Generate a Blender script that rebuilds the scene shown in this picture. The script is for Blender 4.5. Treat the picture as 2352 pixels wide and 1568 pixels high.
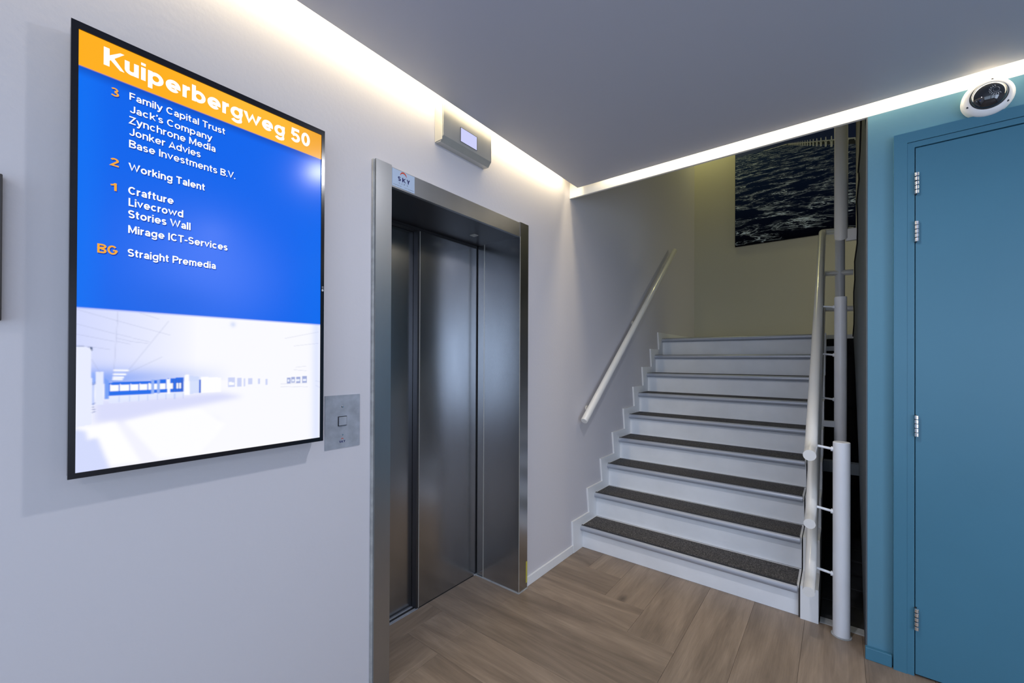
import bpy, bmesh, math, random
import numpy as np
from mathutils import Vector, Matrix
random.seed(7)
for o in list(bpy.data.objects): bpy.data.objects.remove(o)
SC = bpy.context.scene
COL = SC.collection

# ------------------------------------------------------------------ camera
F_PX, CX, CY = 948.38, 1176.0, 822.93
YAW, PITCH, ROLL = .6675, .0038, .0042
Fv = Vector((-math.sin(YAW)*math.cos(PITCH), math.cos(YAW)*math.cos(PITCH), math.sin(PITCH)))
Rv = Vector((math.cos(YAW), math.sin(YAW), 0))
Uv = Rv.cross(Fv)
R2 = Rv*math.cos(ROLL)+Uv*math.sin(ROLL)
U2 = -Rv*math.sin(ROLL)+Uv*math.cos(ROLL)
cam = bpy.data.cameras.new('camera')
cam.sensor_fit = 'HORIZONTAL'; cam.sensor_width = 36
cam.lens = F_PX/2352*36
cam.shift_y = (CY-784)/2352
cam.clip_start = .02
co = bpy.data.objects.new('camera', cam); COL.objects.link(co)
M4 = Matrix.Identity(4)
for i in range(3):
    M4[i][0] = R2[i]; M4[i][1] = U2[i]; M4[i][2] = -Fv[i]
M4[0][3] = 1.4615; M4[1][3] = 0; M4[2][3] = 1.35
co.matrix_world = M4
SC.camera = co

# ------------------------------------------------------------------ world, exposure, lights
w = bpy.data.worlds.new('world'); SC.world = w; w.use_nodes = True
w.node_tree.nodes['Background'].inputs[0].default_value = (.62, .78, 1, 1)
w.node_tree.nodes['Background'].inputs[1].default_value = 1.5
SC.view_settings.view_transform = 'Standard'
SC.view_settings.look = 'None'
SC.view_settings.gamma = 1
SC.view_settings.use_curve_mapping = False
SC.view_settings.exposure = 0

def area(name, loc, aim, sx, sy, power, color, shape='RECTANGLE', spread=None):
    l = bpy.data.lights.new(name, 'AREA'); l.shape = shape; l.size = sx
    if shape != 'DISK': l.size_y = sy
    l.energy = power; l.color = color
    if spread: l.spread = math.radians(spread)
    o = bpy.data.objects.new(name, l); COL.objects.link(o)
    o.location = loc
    o.rotation_euler = (Vector(aim)-Vector(loc)).to_track_quat('-Z', 'X').to_euler()
    return o
WARM = (1, .80, .50)
# daylight through the windows behind the camera
area('window_daylight', (1.5, -1.84, 1.2), (1.5, 0, 1.1), 1.7, 2.3, 11, (.62, .76, 1))
area('window_daylight', (3.55, -1.84, 1.2), (3.3, 0, 1.1), 1.7, 1.3, 12, (.62, .76, 1))
area('window_daylight', (4.46, -.55, 1.25), (0, 1.6, .7), 1.7, 1.6, 37, (.64, .76, 1))
# LED cove lines above the edge of the lowered ceiling (left wall, far side)
area('cove_light_left', (.052, .33, 2.60), (.052, .33, 0), .04, 4.1, 18, (1, .82, .50)).rotation_euler = (0, 0, 0)
area('cove_light_beam', (2.32, 2.468, 2.61), (2.32, 2.468, 0), 4.1, .03, 16, (1, .82, .53)).rotation_euler = (0, 0, 0)
# ceiling downlights
DL = [(1.15, 1.25), (3.1, 1.25), (1.15, -1.3), (3.1, -1.3)]
for i, (x, y) in enumerate(DL):
    area('downlight_lamp', (x, y, 2.495), (x, y, 0), .10, .10, 14 if i == 0 else 6, (.96, .95, 1), 'DISK')
# stairwell lamp, high up over the landing
area('stairwell_lamp', (.22, 5.35, 4.6), (.1, 5.6, 2), .2, .2, 6, (1, .95, .38), 'DISK')
area('added_landing_light', (2.62, 5.25, 2.75), (0, 4.2, 1.9), .22, .22, 5, (1, .95, .72), 'DISK')  # unseen lamp added to throw the wall handrail's shadow

# ------------------------------------------------------------------ helpers
def lin(c):
    c = c/255
    return c/12.92 if c <= .04045 else ((c+.055)/1.055)**2.4
def rgb(r, g, b): return (lin(r), lin(g), lin(b), 1)

def mat(name, col, rough=.5, metal=0, spec=.5, bump=None, noise=None, coat=0):
    m = bpy.data.materials.new(name); m.use_nodes = True
    nt = m.node_tree; b = nt.nodes['Principled BSDF']
    b.inputs['Base Color'].default_value = col
    b.inputs['Roughness'].default_value = rough
    b.inputs['Metallic'].default_value = metal
    b.inputs['Specular IOR Level'].default_value = spec
    b.inputs['Coat Weight'].default_value = coat
    tc = nt.nodes.new('ShaderNodeTexCoord')
    if noise:                       # (scale, amount, (sx,sy,sz))
        mp = nt.nodes.new('ShaderNodeMapping'); mp.inputs['Scale'].default_value = noise[2]
        nz = nt.nodes.new('ShaderNodeTexNoise'); nz.inputs['Scale'].default_value = noise[0]; nz.inputs['Detail'].default_value = 5
        mx = nt.nodes.new('ShaderNodeMix'); mx.data_type = 'RGBA'; mx.blend_type = 'MULTIPLY'
        mx.inputs[0].default_value = 1
        rp = nt.nodes.new('ShaderNodeMapRange'); rp.inputs[1].default_value = .3; rp.inputs[2].default_value = .7
        rp.inputs[3].default_value = 1-noise[1]; rp.inputs[4].default_value = 1
        nt.links.new(tc.outputs['Object'], mp.inputs[0]); nt.links.new(mp.outputs[0], nz.inputs['Vector'])
        nt.links.new(nz.outputs['Fac'], rp.inputs[0])
        mx.inputs[6].default_value = col
        nt.links.new(rp.outputs[0], mx.inputs[7]); nt.links.new(mx.outputs[2], b.inputs['Base Color'])
    if bump:                        # (scale, strength, distance)
        nz = nt.nodes.new('ShaderNodeTexNoise'); nz.inputs['Scale'].default_value = bump[0]; nz.inputs['Detail'].default_value = 4
        bp = nt.nodes.new('ShaderNodeBump'); bp.inputs['Strength'].default_value = bump[1]; bp.inputs['Distance'].default_value = bump[2]
        nt.links.new(tc.outputs['Object'], nz.inputs['Vector'])
        nt.links.new(nz.outputs['Fac'], bp.inputs['Height']); nt.links.new(bp.outputs[0], b.inputs['Normal'])
    return m

def emis(name, col, s=1.0, attr=None):
    m = bpy.data.materials.new(name); m.use_nodes = True
    nt = m.node_tree; b = nt.nodes['Principled BSDF']
    b.inputs['Base Color'].default_value = (.01, .01, .01, 1)
    b.inputs['Roughness'].default_value = .18
    b.inputs['Specular IOR Level'].default_value = .12
    b.inputs['Emission Color'].default_value = col; b.inputs['Emission Strength'].default_value = s
    if attr:
        a = nt.nodes.new('ShaderNodeAttribute'); a.attribute_name = attr
        nt.links.new(a.outputs['Color'], b.inputs['Emission Color'])
    return m

M = {}
M['wall'] = mat('white_wall_paint', (.59, .575, .605, 1), .75, bump=(60, .12, .004))
M['wall_stair'] = mat('cream_wall_paint', (.55, .53, .44, 1), .8, bump=(60, .1, .004))
M['trim'] = mat('white_gloss_paint', (.78, .79, .80, 1), .35, bump=(25, .05, .002))
M['riser'] = mat('white_riser_paint', (.82, .84, .87, 1), .45, noise=(5, .10, (1, 1, 1)))
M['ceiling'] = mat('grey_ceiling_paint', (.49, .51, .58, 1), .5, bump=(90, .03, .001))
M['beam'] = mat('beam_white_paint', (.85, .84, .80, 1), .7)
M['blue'] = mat('blue_satin_paint', rgb(66, 121, 145), .38, bump=(70, .06, .001), noise=(3, .05, (1, 1, 1)))
M['blue_wall'] = mat('blue_wall_paint', rgb(84, 134, 155), .6, bump=(60, .1, .003))
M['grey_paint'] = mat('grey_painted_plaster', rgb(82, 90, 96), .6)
M['dark'] = mat('void_shade_black', (.006, .006, .007, 1), .9, bump=(20, .3, .01))  # near-black base colour stands in for shade in the unlit void
M['black_edge'] = mat('gap_black', (.004, .004, .004, 1), .8)
M['steel'] = mat('brushed_stainless_steel', (.47, .48, .50, 1), .23, 1, noise=(6, .14, (1, 1, .25)))
M['steel_frame'] = mat('brushed_frame_steel', (.46, .47, .48, 1), .36, 1, noise=(6, .12, (1, 1, .25)))
M['steel_bright'] = mat('satin_steel', (.62, .61, .56, 1), .38, .6, noise=(9, .1, (1, 1, .3)))
M['steel_dark'] = mat('dark_steel', (.10, .10, .11, 1), .35, .9)
M['plate'] = mat('zinc_plate_steel', (.44, .47, .53, 1), .5, .35, noise=(28, .25, (1, 1, 1)))
M['chrome'] = mat('chrome', (.85, .85, .86, 1), .12, 1)
M['rail'] = mat('cream_rail_paint', (.76, .75, .72, 1), .22, coat=.3)
M['rail_white'] = mat('white_rail_paint', (.78, .80, .84, 1), .3, noise=(9, .05, (1, 1, 1)))
M['alu'] = mat('aluminium_nosing', (.40, .43, .50, 1), .38, .25)
M['rubber'] = mat('black_rubber', (.012, .012, .014, 1), .5)
M['bezel'] = mat('black_bezel_plastic', (.006, .006, .009, 1), .18)
M['white_plastic'] = mat('white_plastic', (.80, .80, .80, 1), .35)
M['dome'] = mat('smoked_dome_glass', (.012, .014, .02, 1), .03, coat=1)
M['navy_ink'] = mat('navy_ink', rgb(8, 12, 90), .5)
M['grey_ink'] = mat('grey_ink', rgb(70, 75, 90), .5)
M['red_ink'] = mat('red_ink', rgb(200, 60, 15), .5)
M['green_ink'] = mat('green_ink', rgb(20, 70, 50), .5)
M['sticker'] = mat('sticker_film', rgb(172, 190, 214), .4)
M['logo'] = mat('pale_logo_ink', (.5, .5, .5, 1), .5)
M['brown'] = mat('dark_brown_frame', rgb(52, 48, 47), .5)
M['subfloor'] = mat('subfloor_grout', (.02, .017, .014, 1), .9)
M['tile'] = mat('dark_slate_tile', (.03, .032, .037, 1), .65, noise=(12, .4, (1, 1, 1)))
M['concrete'] = mat('pale_concrete_edge', (.42, .43, .43, 1), .8, noise=(30, .3, (1, 1, 1)))
M['yellow'] = mat('yellow_tape', rgb(190, 180, 70), .5)
M['led'] = emis('led_strip_light', (1, .86, .6, 1), 4)
M['lamp'] = emis('downlight_lens', (.95, .95, 1, 1), 6)
M['disp'] = emis('display_pixels', (1, 1, 1, 1), 1.0, 'Col')
M['txt_w'] = emis('display_white_letters', (.93, .96, 1, 1), 1.15)
M['txt_o'] = emis('display_orange_letters', rgb(250, 172, 50), 1.0)
M['txt_s'] = emis('display_letter_shadow', rgb(0, 62, 180), .9)
M['lcd'] = emis('lift_indicator_lcd', rgb(205, 208, 250), 1.0)
M['sky_pane'] = mat('window_frame_paint', (.7, .7, .7, 1), .5)

# anti-slip mat: black with pale grit
m = mat('grit_tread_mat', (.03, .03, .032, 1), .8, bump=(700, .6, .002)); M['grit'] = m
nt = m.node_tree; tc = nt.nodes['Texture Coordinate']
nz = nt.nodes.new('ShaderNodeTexNoise'); nz.inputs['Scale'].default_value = 240; nz.inputs['Detail'].default_value = 2
cr = nt.nodes.new('ShaderNodeValToRGB'); cr.color_ramp.elements[0].position = .45; cr.color_ramp.elements[0].color = (.020, .019, .020, 1)
cr.color_ramp.elements[1].position = .75; cr.color_ramp.elements[1].color = (.24, .22, .21, 1)
nt.links.new(tc.outputs['Object'], nz.inputs['Vector']); nt.links.new(nz.outputs['Fac'], cr.inputs[0])
nt.links.new(cr.outputs[0], nt.nodes['Principled BSDF'].inputs['Base Color'])

# oak planks: grain along the UV u direction, tone per plank
m = bpy.data.materials.new('oak_vinyl_plank'); m.use_nodes = True; M['oak'] = m
nt = m.node_tree; b = nt.nodes['Principled BSDF']; b.inputs['Roughness'].default_value = .42
L = nt.links.new
uv = nt.nodes.new('ShaderNodeUVMap')
oi = nt.nodes.new('ShaderNodeObjectInfo')
def noise(scale, mapscale, detail=4, dist=0.0, rough=.55):
    mp = nt.nodes.new('ShaderNodeMapping'); mp.inputs['Scale'].default_value = mapscale
    n = nt.nodes.new('ShaderNodeTexNoise'); n.inputs['Scale'].default_value = scale; n.inputs['Detail'].default_value = detail
    n.inputs['Distortion'].default_value = dist; n.inputs['Roughness'].default_value = rough
    L(uv.outputs[0], mp.inputs[0]); L(mp.outputs[0], n.inputs['Vector']); return n
n1 = noise(1, (1.0, 7, 1), 8, 1.0, .62)           # broad clouds along the board
n2 = noise(1, (5, 150, 1), 6, .3, .75)       # fine pores
wv_mp = nt.nodes.new('ShaderNodeMapping'); wv_mp.inputs['Scale'].default_value = (.55, 4.0, 1)
wn = nt.nodes.new('ShaderNodeTexNoise'); wn.inputs['Scale'].default_value = 1.6; wn.inputs['Detail'].default_value = 2; wn.inputs['Distortion'].default_value = .4
L(uv.outputs[0], wv_mp.inputs[0]); L(wv_mp.outputs[0], wn.inputs['Vector'])
mul = nt.nodes.new('ShaderNodeMath'); mul.operation = 'MULTIPLY'; mul.inputs[1].default_value = 62; L(wn.outputs['Fac'], mul.inputs[0])
sn = nt.nodes.new('ShaderNodeMath'); sn.operation = 'SINE'; L(mul.outputs[0], sn.inputs[0])
# knots
kn_mp = nt.nodes.new('ShaderNodeMapping'); kn_mp.inputs['Scale'].default_value = (2.1, 4.3, 1)
kn = nt.nodes.new('ShaderNodeTexVoronoi'); kn.inputs['Scale'].default_value = 1; kn.inputs['Randomness'].default_value = 1
L(uv.outputs[0], kn_mp.inputs[0]); L(kn_mp.outputs[0], kn.inputs['Vector'])
kr = nt.nodes.new('ShaderNodeMapRange'); kr.inputs[1].default_value = .0; kr.inputs[2].default_value = .13; kr.inputs[3].default_value = 0; kr.inputs[4].default_value = 1
L(kn.outputs['Distance'], kr.inputs[0])
ksel = nt.nodes.new('ShaderNodeSeparateColor'); L(kn.outputs['Color'], ksel.inputs[0])
kth = nt.nodes.new('ShaderNodeMath'); kth.operation = 'LESS_THAN'; kth.inputs[1].default_value = .5; L(ksel.outputs[0], kth.inputs[0])
kmx = nt.nodes.new('ShaderNodeMath'); kmx.operation = 'MAXIMUM'; L(kr.outputs[0], kmx.inputs[0]); L(kth.outputs[0], kmx.inputs[1])
def mrange(src, a, b_, c, d):
    r = nt.nodes.new('ShaderNodeMapRange'); r.inputs[1].default_value = a; r.inputs[2].default_value = b_
    r.inputs[3].default_value = c; r.inputs[4].default_value = d; L(src, r.inputs[0]); return r.outputs[0]
def mult(a, b_):
    q = nt.nodes.new('ShaderNodeMath'); q.operation = 'MULTIPLY'; L(a, q.inputs[0]); L(b_, q.inputs[1]); return q.outputs[0]
v = mult(mrange(n1.outputs['Fac'], .32, .68, .70, 1.20), mrange(n2.outputs['Fac'], .3, .7, .84, 1.10))
v = mult(v, mrange(sn.outputs[0], -1, 1, .94, 1.04))
v = mult(v, mrange(oi.outputs['Random'], 0, 1, .90, 1.08))
v = mult(v, mrange(kmx.outputs[0], 0, 1, .42, 1))
hs = nt.nodes.new('ShaderNodeMix'); hs.data_type = 'RGBA'
hs.inputs[6].default_value = (.240, .172, .120, 1); hs.inputs[7].default_value = (.295, .230, .174, 1)
L(n1.outputs['Fac'], hs.inputs[0])
vm = nt.nodes.new('ShaderNodeVectorMath'); vm.operation = 'SCALE'; L(hs.outputs[2], vm.inputs[0]); L(v, vm.inputs['Scale'])
L(vm.outputs[0], b.inputs['Base Color'])
bp = nt.nodes.new('ShaderNodeBump'); bp.inputs['Strength'].default_value = .12; bp.inputs['Distance'].default_value = .001
L(n2.outputs['Fac'], bp.inputs['Height']); L(bp.outputs[0], b.inputs['Normal'])

# storm-surge photograph print: dark water with foam
m = bpy.data.materials.new('sea_photo_print'); m.use_nodes = True; M['sea'] = m
nt = m.node_tree; b = nt.nodes['Principled BSDF']; b.inputs['Roughness'].default_value = .45
b.inputs['Specular IOR Level'].default_value = .03
L = nt.links.new
uv = nt.nodes.new('ShaderNodeUVMap')
sep = nt.nodes.new('ShaderNodeSeparateXYZ'); L(uv.outputs[0], sep.inputs[0])
# perspective-like stretching: waves get finer towards the horizon (top)
dv = nt.nodes.new('ShaderNodeMath'); dv.operation = 'SUBTRACT'; dv.inputs[0].default_value = 1.16; L(sep.outputs[1], dv.inputs[1])
iv = nt.nodes.new('ShaderNodeMath'); iv.operation = 'DIVIDE'; iv.inputs[0].default_value = 1; L(dv.outputs[0], iv.inputs[1])
xs = nt.nodes.new('ShaderNodeMath'); xs.operation = 'SUBTRACT'; xs.inputs[1].default_value = .75; L(sep.outputs[0], xs.inputs[0])
xm = nt.nodes.new('ShaderNodeMath'); xm.operation = 'MULTIPLY'; L(xs.outputs[0], xm.inputs[0]); L(iv.outputs[0], xm.inputs[1])
cmb = nt.nodes.new('ShaderNodeCombineXYZ'); L(xm.outputs[0], cmb.inputs[0])
iv2 = nt.nodes.new('ShaderNodeMath'); iv2.operation = 'MULTIPLY'; iv2.inputs[1].default_value = 2.2; L(iv.outputs[0], iv2.inputs[0])
L(iv2.outputs[0], cmb.inputs[1])
rt = nt.nodes.new('ShaderNodeMapping'); rt.inputs['Rotation'].default_value = (0, 0, .25); L(cmb.outputs[0], rt.inputs[0])
def tn(scale, ms, det, dist, rough=.6):
    mp = nt.nodes.new('ShaderNodeMapping'); mp.inputs['Scale'].default_value = ms
    n = nt.nodes.new('ShaderNodeTexNoise'); n.inputs['Scale'].default_value = scale; n.inputs['Detail'].default_value = det
    n.inputs['Distortion'].default_value = dist; n.inputs['Roughness'].default_value = rough
    L(rt.outputs[0], mp.inputs[0]); L(mp.outputs[0], n.inputs['Vector']); return n.outputs['Fac']
def ridge(src, wd):
    a = nt.nodes.new('ShaderNodeMath'); a.operation = 'SUBTRACT'; a.inputs[1].default_value = .5; L(src, a.inputs[0])
    c = nt.nodes.new('ShaderNodeMath'); c.operation = 'ABSOLUTE'; L(a.outputs[0], c.inputs[0])
    r = nt.nodes.new('ShaderNodeMapRange'); r.inputs[1].default_value = 0; r.inputs[2].default_value = wd; r.inputs[3].default_value = 1; r.inputs[4].default_value = 0
    L(c.outputs[0], r.inputs[0]); return r.outputs[0]
def mth(op, a, b_):
    q = nt.nodes.new('ShaderNodeMath'); q.operation = op
    for i, s in enumerate((a, b_)):
        if isinstance(s, float): q.inputs[i].default_value = s
        else: L(s, q.inputs[i])
    return q.outputs[0]
r1 = ridge(tn(2.1, (1, 1.9, 1), 6, 1.5, .50), .026)
r2 = ridge(tn(5.0, (1, 3.0, 1), 6, 1.0, .55), .030)
pt = nt.nodes.new('ShaderNodeMapRange'); pt.inputs[1].default_value = .46; pt.inputs[2].default_value = .62; L(tn(2.4, (1, 1.6, 1), 4, .5), pt.inputs[0])
foam = mth('MULTIPLY', mth('ADD', r1, mth('MULTIPLY', r2, .8)), pt.outputs[0])
fine = nt.nodes.new('ShaderNodeMapRange'); fine.inputs[1].default_value = .30; fine.inputs[2].default_value = .50; L(tn(13, (1, 2.5, 1), 3, .2, .7), fine.inputs[0])
foam = mth('MINIMUM', mth('MULTIPLY', mth('MULTIPLY', foam, fine.outputs[0]), 1.5), 1.0)
base = nt.nodes.new('ShaderNodeMix'); base.data_type = 'RGBA'
base.inputs[6].default_value = (.0018, .0022, .007, 1); base.inputs[7].default_value = (.014, .034, .12, 1); L(sep.outputs[1], base.inputs[0])
fm = nt.nodes.new('ShaderNodeMix'); fm.data_type = 'RGBA'; fm.inputs[7].default_value = (.72, .85, 1, 1)
fm.clamp_factor = True
L(foam, fm.inputs[0]); L(base.outputs[2], fm.inputs[6]); L(fm.outputs[2], b.inputs['Base Color'])

# ---- mesh helpers
def new_obj(name, me, mt=None, parent=None):
    o = bpy.data.objects.new(name, me); COL.objects.link(o)
    if mt is not None: me.materials.append(mt)
    if parent is not None: o.parent = parent
    return o
def bm_obj(name, bm, mt=None, parent=None, bevel=0, seg=2, smooth=False):
    if bevel: bmesh.ops.bevel(bm, geom=list(bm.edges), offset=bevel, segments=seg, affect='EDGES', profile=.5, clamp_overlap=True)
    bmesh.ops.recalc_face_normals(bm, faces=bm.faces)
    me = bpy.data.meshes.new(name); bm.to_mesh(me); bm.free()
    if smooth:
        for p in me.polygons: p.use_smooth = True
        try: me.set_sharp_from_angle(angle=math.radians(40))
        except Exception: pass
    return new_obj(name, me, mt, parent)
def add_box(bm, lo, hi):
    vs = [bm.verts.new((x, y, z)) for x in (lo[0], hi[0]) for y in (lo[1], hi[1]) for z in (lo[2], hi[2])]
    for f in ((0, 1, 3, 2), (4, 6, 7, 5), (0, 4, 5, 1), (2, 3, 7, 6), (0, 2, 6, 4), (1, 5, 7, 3)):
        bm.faces.new([vs[i] for i in f])
def box(name, lo, hi, mt, parent=None, bevel=0, seg=2):
    bm = bmesh.new(); add_box(bm, lo, hi)
    return bm_obj(name, bm, mt, parent, bevel, seg)
def boxes(name, l, mt, parent=None):
    bm = bmesh.new()
    for lo, hi in l: add_box(bm, lo, hi)
    return bm_obj(name, bm, mt, parent)
def prism(name, pts, axis, a, b_, mt, parent=None, bevel=0):
    """polygon pts in the two other axes, extruded from a to b_ along axis"""
    bm = bmesh.new()
    def P(p, t):
        return {0: (t, p[0], p[1]), 1: (p[0], t, p[1]), 2: (p[0], p[1], t)}[axis]
    A = [bm.verts.new(P(p, a)) for p in pts]; B = [bm.verts.new(P(p, b_)) for p in pts]
    from mathutils.geometry import tessellate_polygon
    n = len(pts)
    for i in range(n): bm.faces.new([A[i], A[(i+1) % n], B[(i+1) % n], B[i]])
    for tri in tessellate_polygon([[Vector((p[0], p[1], 0)) for p in pts]]):
        bm.faces.new([A[i] for i in tri]); bm.faces.new([B[i] for i in reversed(tri)])
    return bm_obj(name, bm, mt, parent, bevel)
def add_tube(bm, pts, r, n=20, cap=True, radii=None):
    pts = [Vector(p) for p in pts]; rings = []
    up = None
    for i, p in enumerate(pts):
        if i == 0: t = pts[1]-p
        elif i == len(pts)-1: t = p-pts[i-1]
        else: t = (pts[i+1]-p).normalized()+(p-pts[i-1]).normalized()
        t.normalize()
        if up is None: up = Vector((0, 0, 1)) if abs(t.z) < .9 else Vector((1, 0, 0))
        a = t.cross(up).normalized(); up = a.cross(t).normalized()
        rr = radii[i] if radii else r
        rings.append([bm.verts.new(p+(a*math.cos(2*math.pi*k/n)+up*math.sin(2*math.pi*k/n))*rr) for k in range(n)])
    for A, B in zip(rings, rings[1:]):
        for k in range(n): bm.faces.new([A[k], A[(k+1) % n], B[(k+1) % n], B[k]])
    if cap: bm.faces.new(rings[0][::-1]); bm.faces.new(rings[-1])
def tube(name, pts, r, mt, parent=None, n=20, radii=None):
    bm = bmesh.new(); add_tube(bm, pts, r, n, True, radii)
    return bm_obj(name, bm, mt, parent, smooth=True)
def lathe(name, prof, mt, parent, M_, n=40):
    """prof: (radius, height) pairs; M_ places local z along the axis"""
    bm = bmesh.new(); rings = []
    for r, h in prof:
        if r < 1e-5: rings.append([bm.verts.new(M_ @ Vector((0, 0, h)))])
        else: rings.append([bm.verts.new(M_ @ Vector((r*math.cos(2*math.pi*k/n), r*math.sin(2*math.pi*k/n), h))) for k in range(n)])
    for A, B in zip(rings, rings[1:]):
        for k in range(n):
            a0, a1 = A[k % len(A)], A[(k+1) % n % len(A)]; b0, b1 = B[k % len(B)], B[(k+1) % n % len(B)]
            f = []
            for q in (a0, a1, b1, b0):
                if q not in f: f.append(q)
            if len(f) > 2: bm.faces.new(f)
    return bm_obj(name, bm, mt, parent, smooth=True)
def smooth_path(ctrl, seg=8, rad=.06):
    """polyline with rounded corners"""
    P = [Vector(p) for p in ctrl]; out = [P[0]]
    for i in range(1, len(P)-1):
        a = (P[i-1]-P[i]); b_ = (P[i+1]-P[i]); d = min(rad, a.length*.49, b_.length*.49)
        s = P[i]+a.normalized()*d; e = P[i]+b_.normalized()*d
        for k in range(seg+1):
            t = k/seg; out.append(s*(1-t)**2+P[i]*2*t*(1-t)+e*t*t)
    out.append(P[-1]); return out

def thing(name, label, cat, loc=(0, 0, 0), group=None):
    o = bpy.data.objects.new(name, None); COL.objects.link(o); o.location = loc
    o.empty_display_size = .1
    o['label'] = label; o['category'] = cat
    if group: o['group'] = group
    return o
def settle(root):
    """children were built in world coordinates: keep them there under a moved empty"""
    bpy.context.view_layer.update()
    inv = root.matrix_world.inverted()
    for c in root.children: c.matrix_parent_inverse = inv
def struct(o, label=None, cat=None):
    o['kind'] = 'structure'
    if label: o['label'] = label
    if cat: o['category'] = cat
    return o
def empty_struct(name, label, cat):
    o = bpy.data.objects.new(name, None); COL.objects.link(o); o.empty_display_size = .1
    return struct(o, label, cat)

# ---- bold grotesque lettering drawn from strokes (cap height 1, x-height .74)
XH = .74
def arc(cx, cy, rx, ry, a0, a1, n=14):
    return [(cx+rx*math.cos(math.radians(a0+(a1-a0)*i/n)), cy+ry*math.sin(math.radians(a0+(a1-a0)*i/n))) for i in range(n+1)]
def glyphs(w):
    h = w/2; x2 = XH-h; rx = .255; r = x2/2-h/2+.0; cy = XH/2; ry = XH/2-h
    W = .29; C = .37
    bowl = arc(h+rx, cy, rx, ry, 0, 360, 28)
    def stem(x, a=0, b=1): return [(x, a), (x, b)]
    G = {}
    def g(ch, adv, *s): G[ch] = (adv, s)
    rr = h+2*rx
    g('o', rr+h, bowl)
    g('b', rr+h, stem(h), bowl); g('p', rr+h, stem(h, -.28, XH), bowl); g('d', rr+h, stem(rr, 0, 1), bowl)
    g('g', rr+h, bowl, [(rr, XH), (rr, -.06)]+arc(h+rx, -.02, rx, .20, -8, -155, 10))
    g('q', rr+h, bowl)
    g('e', rr+h, [(h+.02, cy-.01), (rr, cy-.01)]+arc(h+rx, cy, rx, ry, 6, 318, 24))
    g('c', rr+.06, arc(h+rx, cy, rx, ry, 45, 315, 20))
    g('a', rr-.02, arc(h+.21, cy+.02, .20, ry-.02, 155, 0, 10)+[(h+.41, 0)], arc(h+.21, .215, .2, .215-h, 90, 270, 12)+[(h+.41, .30)][:0], [(h+.21, .43-h), (h+.41, .46-h)], [(h+.21, h), (h+.27, h)]+arc(h+.27, .25, .14, .25-h, -90, 0, 6))
    g('u', .60, [(h, XH), (h, .26)]+arc(.30-.0, .26, .30-h, .26-h, 180, 360, 12)+[(.60-h, .26)], stem(.60-h, 0, XH))
    G['u'] = (.60, G['u'][1])
    g('n', .60, stem(h, 0, XH), arc(.30, XH-.27, .30-h, .27-h, 180, 0, 12)+[(.60-h, 0)])
    g('h', .60, stem(h), arc(.30, XH-.27, .30-h, .27-h, 180, 0, 12)+[(.60-h, 0)])
    g('m', .92, stem(h, 0, XH), arc(.27, XH-.25, .27-h, .25-h, 180, 0, 10)+[(.54-h, 0)], arc(.65, XH-.25, .27-h, .25-h, 180, 0, 10)+[(.92-h, 0)])
    g('r', .37, stem(h, 0, XH), arc(.36, XH-.34, .36-h, .34-h, 180, 88, 8))
    g('i', w, stem(h, 0, XH), [(h, .85), (h, 1.0)]); g('l', w, stem(h))
    g('t', .38, [(.16, .94), (.16, .22)]+arc(.16+.15, .22, .15, .22-h, 180, 275, 6), [(0, XH-h*.9), (.37, XH-h*.9)])
    g('f', .38, [(.16, 0), (.16, .80)]+arc(.16+.16, .80, .16, .20-h, 180, 88, 6), [(0, XH-h*.9), (.37, XH-h*.9)])
    S = lambda H, wd: [( wd-h*.9, H*.72)]+arc(wd/2, H*.735, wd/2-h, H*.265-h, 25, 180, 10)+arc(wd/2, H*.70, wd/2-h, H*.2, 180, 250, 4)+arc(wd/2, H*.30, wd/2-h, H*.2, 70, 0, 4)+arc(wd/2, H*.265, wd/2-h, H*.265-h, 0, -155, 10)
    g('s', .52, S(XH, .52)[1:]); g('S', .66, S(1, .66)[1:])
    g('y', .60, [(h*.9-.03, XH+.08), (.31, .05)], [(.60-h*.9+.03, XH+.08), (.31, .02), (.25, -.12)]+[(.20, -.19), (.05, -.19)])
    g('v', .60, [(h*.9-.03, XH+.08), (.30, 0.04), (.60-h*.9+.03, XH+.08)])
    g('w', 1.0, [(h*.8-.03, XH+.08), (.28, .04), (.50, XH-.08), (.72, .04), (1.0-h*.8+.03, XH+.08)])
    g('k', .58, stem(h), [(.50, XH-.02), (.12, .30)], [(.24, .42), (.57, -.08)])
    g('K', .74, stem(h), [(.74, 1.08), (.12, .40)], [(.27, .55), (.74, -.08)])
    g('F', .58, stem(h), [(0, 1-h), (.58, 1-h)], [(0, .50), (.52, .50)])
    g('J', .56, [(.56-h, 1), (.56-h, .28)]+arc(.28, .28, .28-h, .28-h, 0, -165, 12))
    g('Z', .66, [(.02, 1-h), (.60, 1-h), (.06, h), (.66, h)])
    g('B', .68, stem(h), [(0, 1-h), (.38, 1-h)]+arc(.38, .755, .24, .245-h, 90, -90, 8)+[(0, .51)], [(0, .51), (.40, .51)]+arc(.40, .265, .28-h*.6, .265-h+.0, 90, -90, 8)+[(0, h)])
    g('V', .74, [(h*.9-.03, 1.08), (.37, .05), (.74-h*.9+.03, 1.08)])
    g('W', 1.16, [(h*.8-.02, 1.08), (.32, .05), (.58, .93), (.84, .05), (1.16-h*.8+.02, 1.08)])
    g('T', .66, [(0, 1-h), (.66, 1-h)], stem(.33, 0, 1))
    g('C', .76, arc(.40, .5, .40-h, .5-h, 42, 318, 24))
    g('G', .80, arc(.40, .5, .40-h, .5-h, 42, 335, 24)+[(.76, .46)], [(.44, .46), (.80-h*.2, .46)])
    g('M', .88, stem(h), stem(.88-h), [(h, .98), (.44, .12), (.88-h, .98)])
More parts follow.
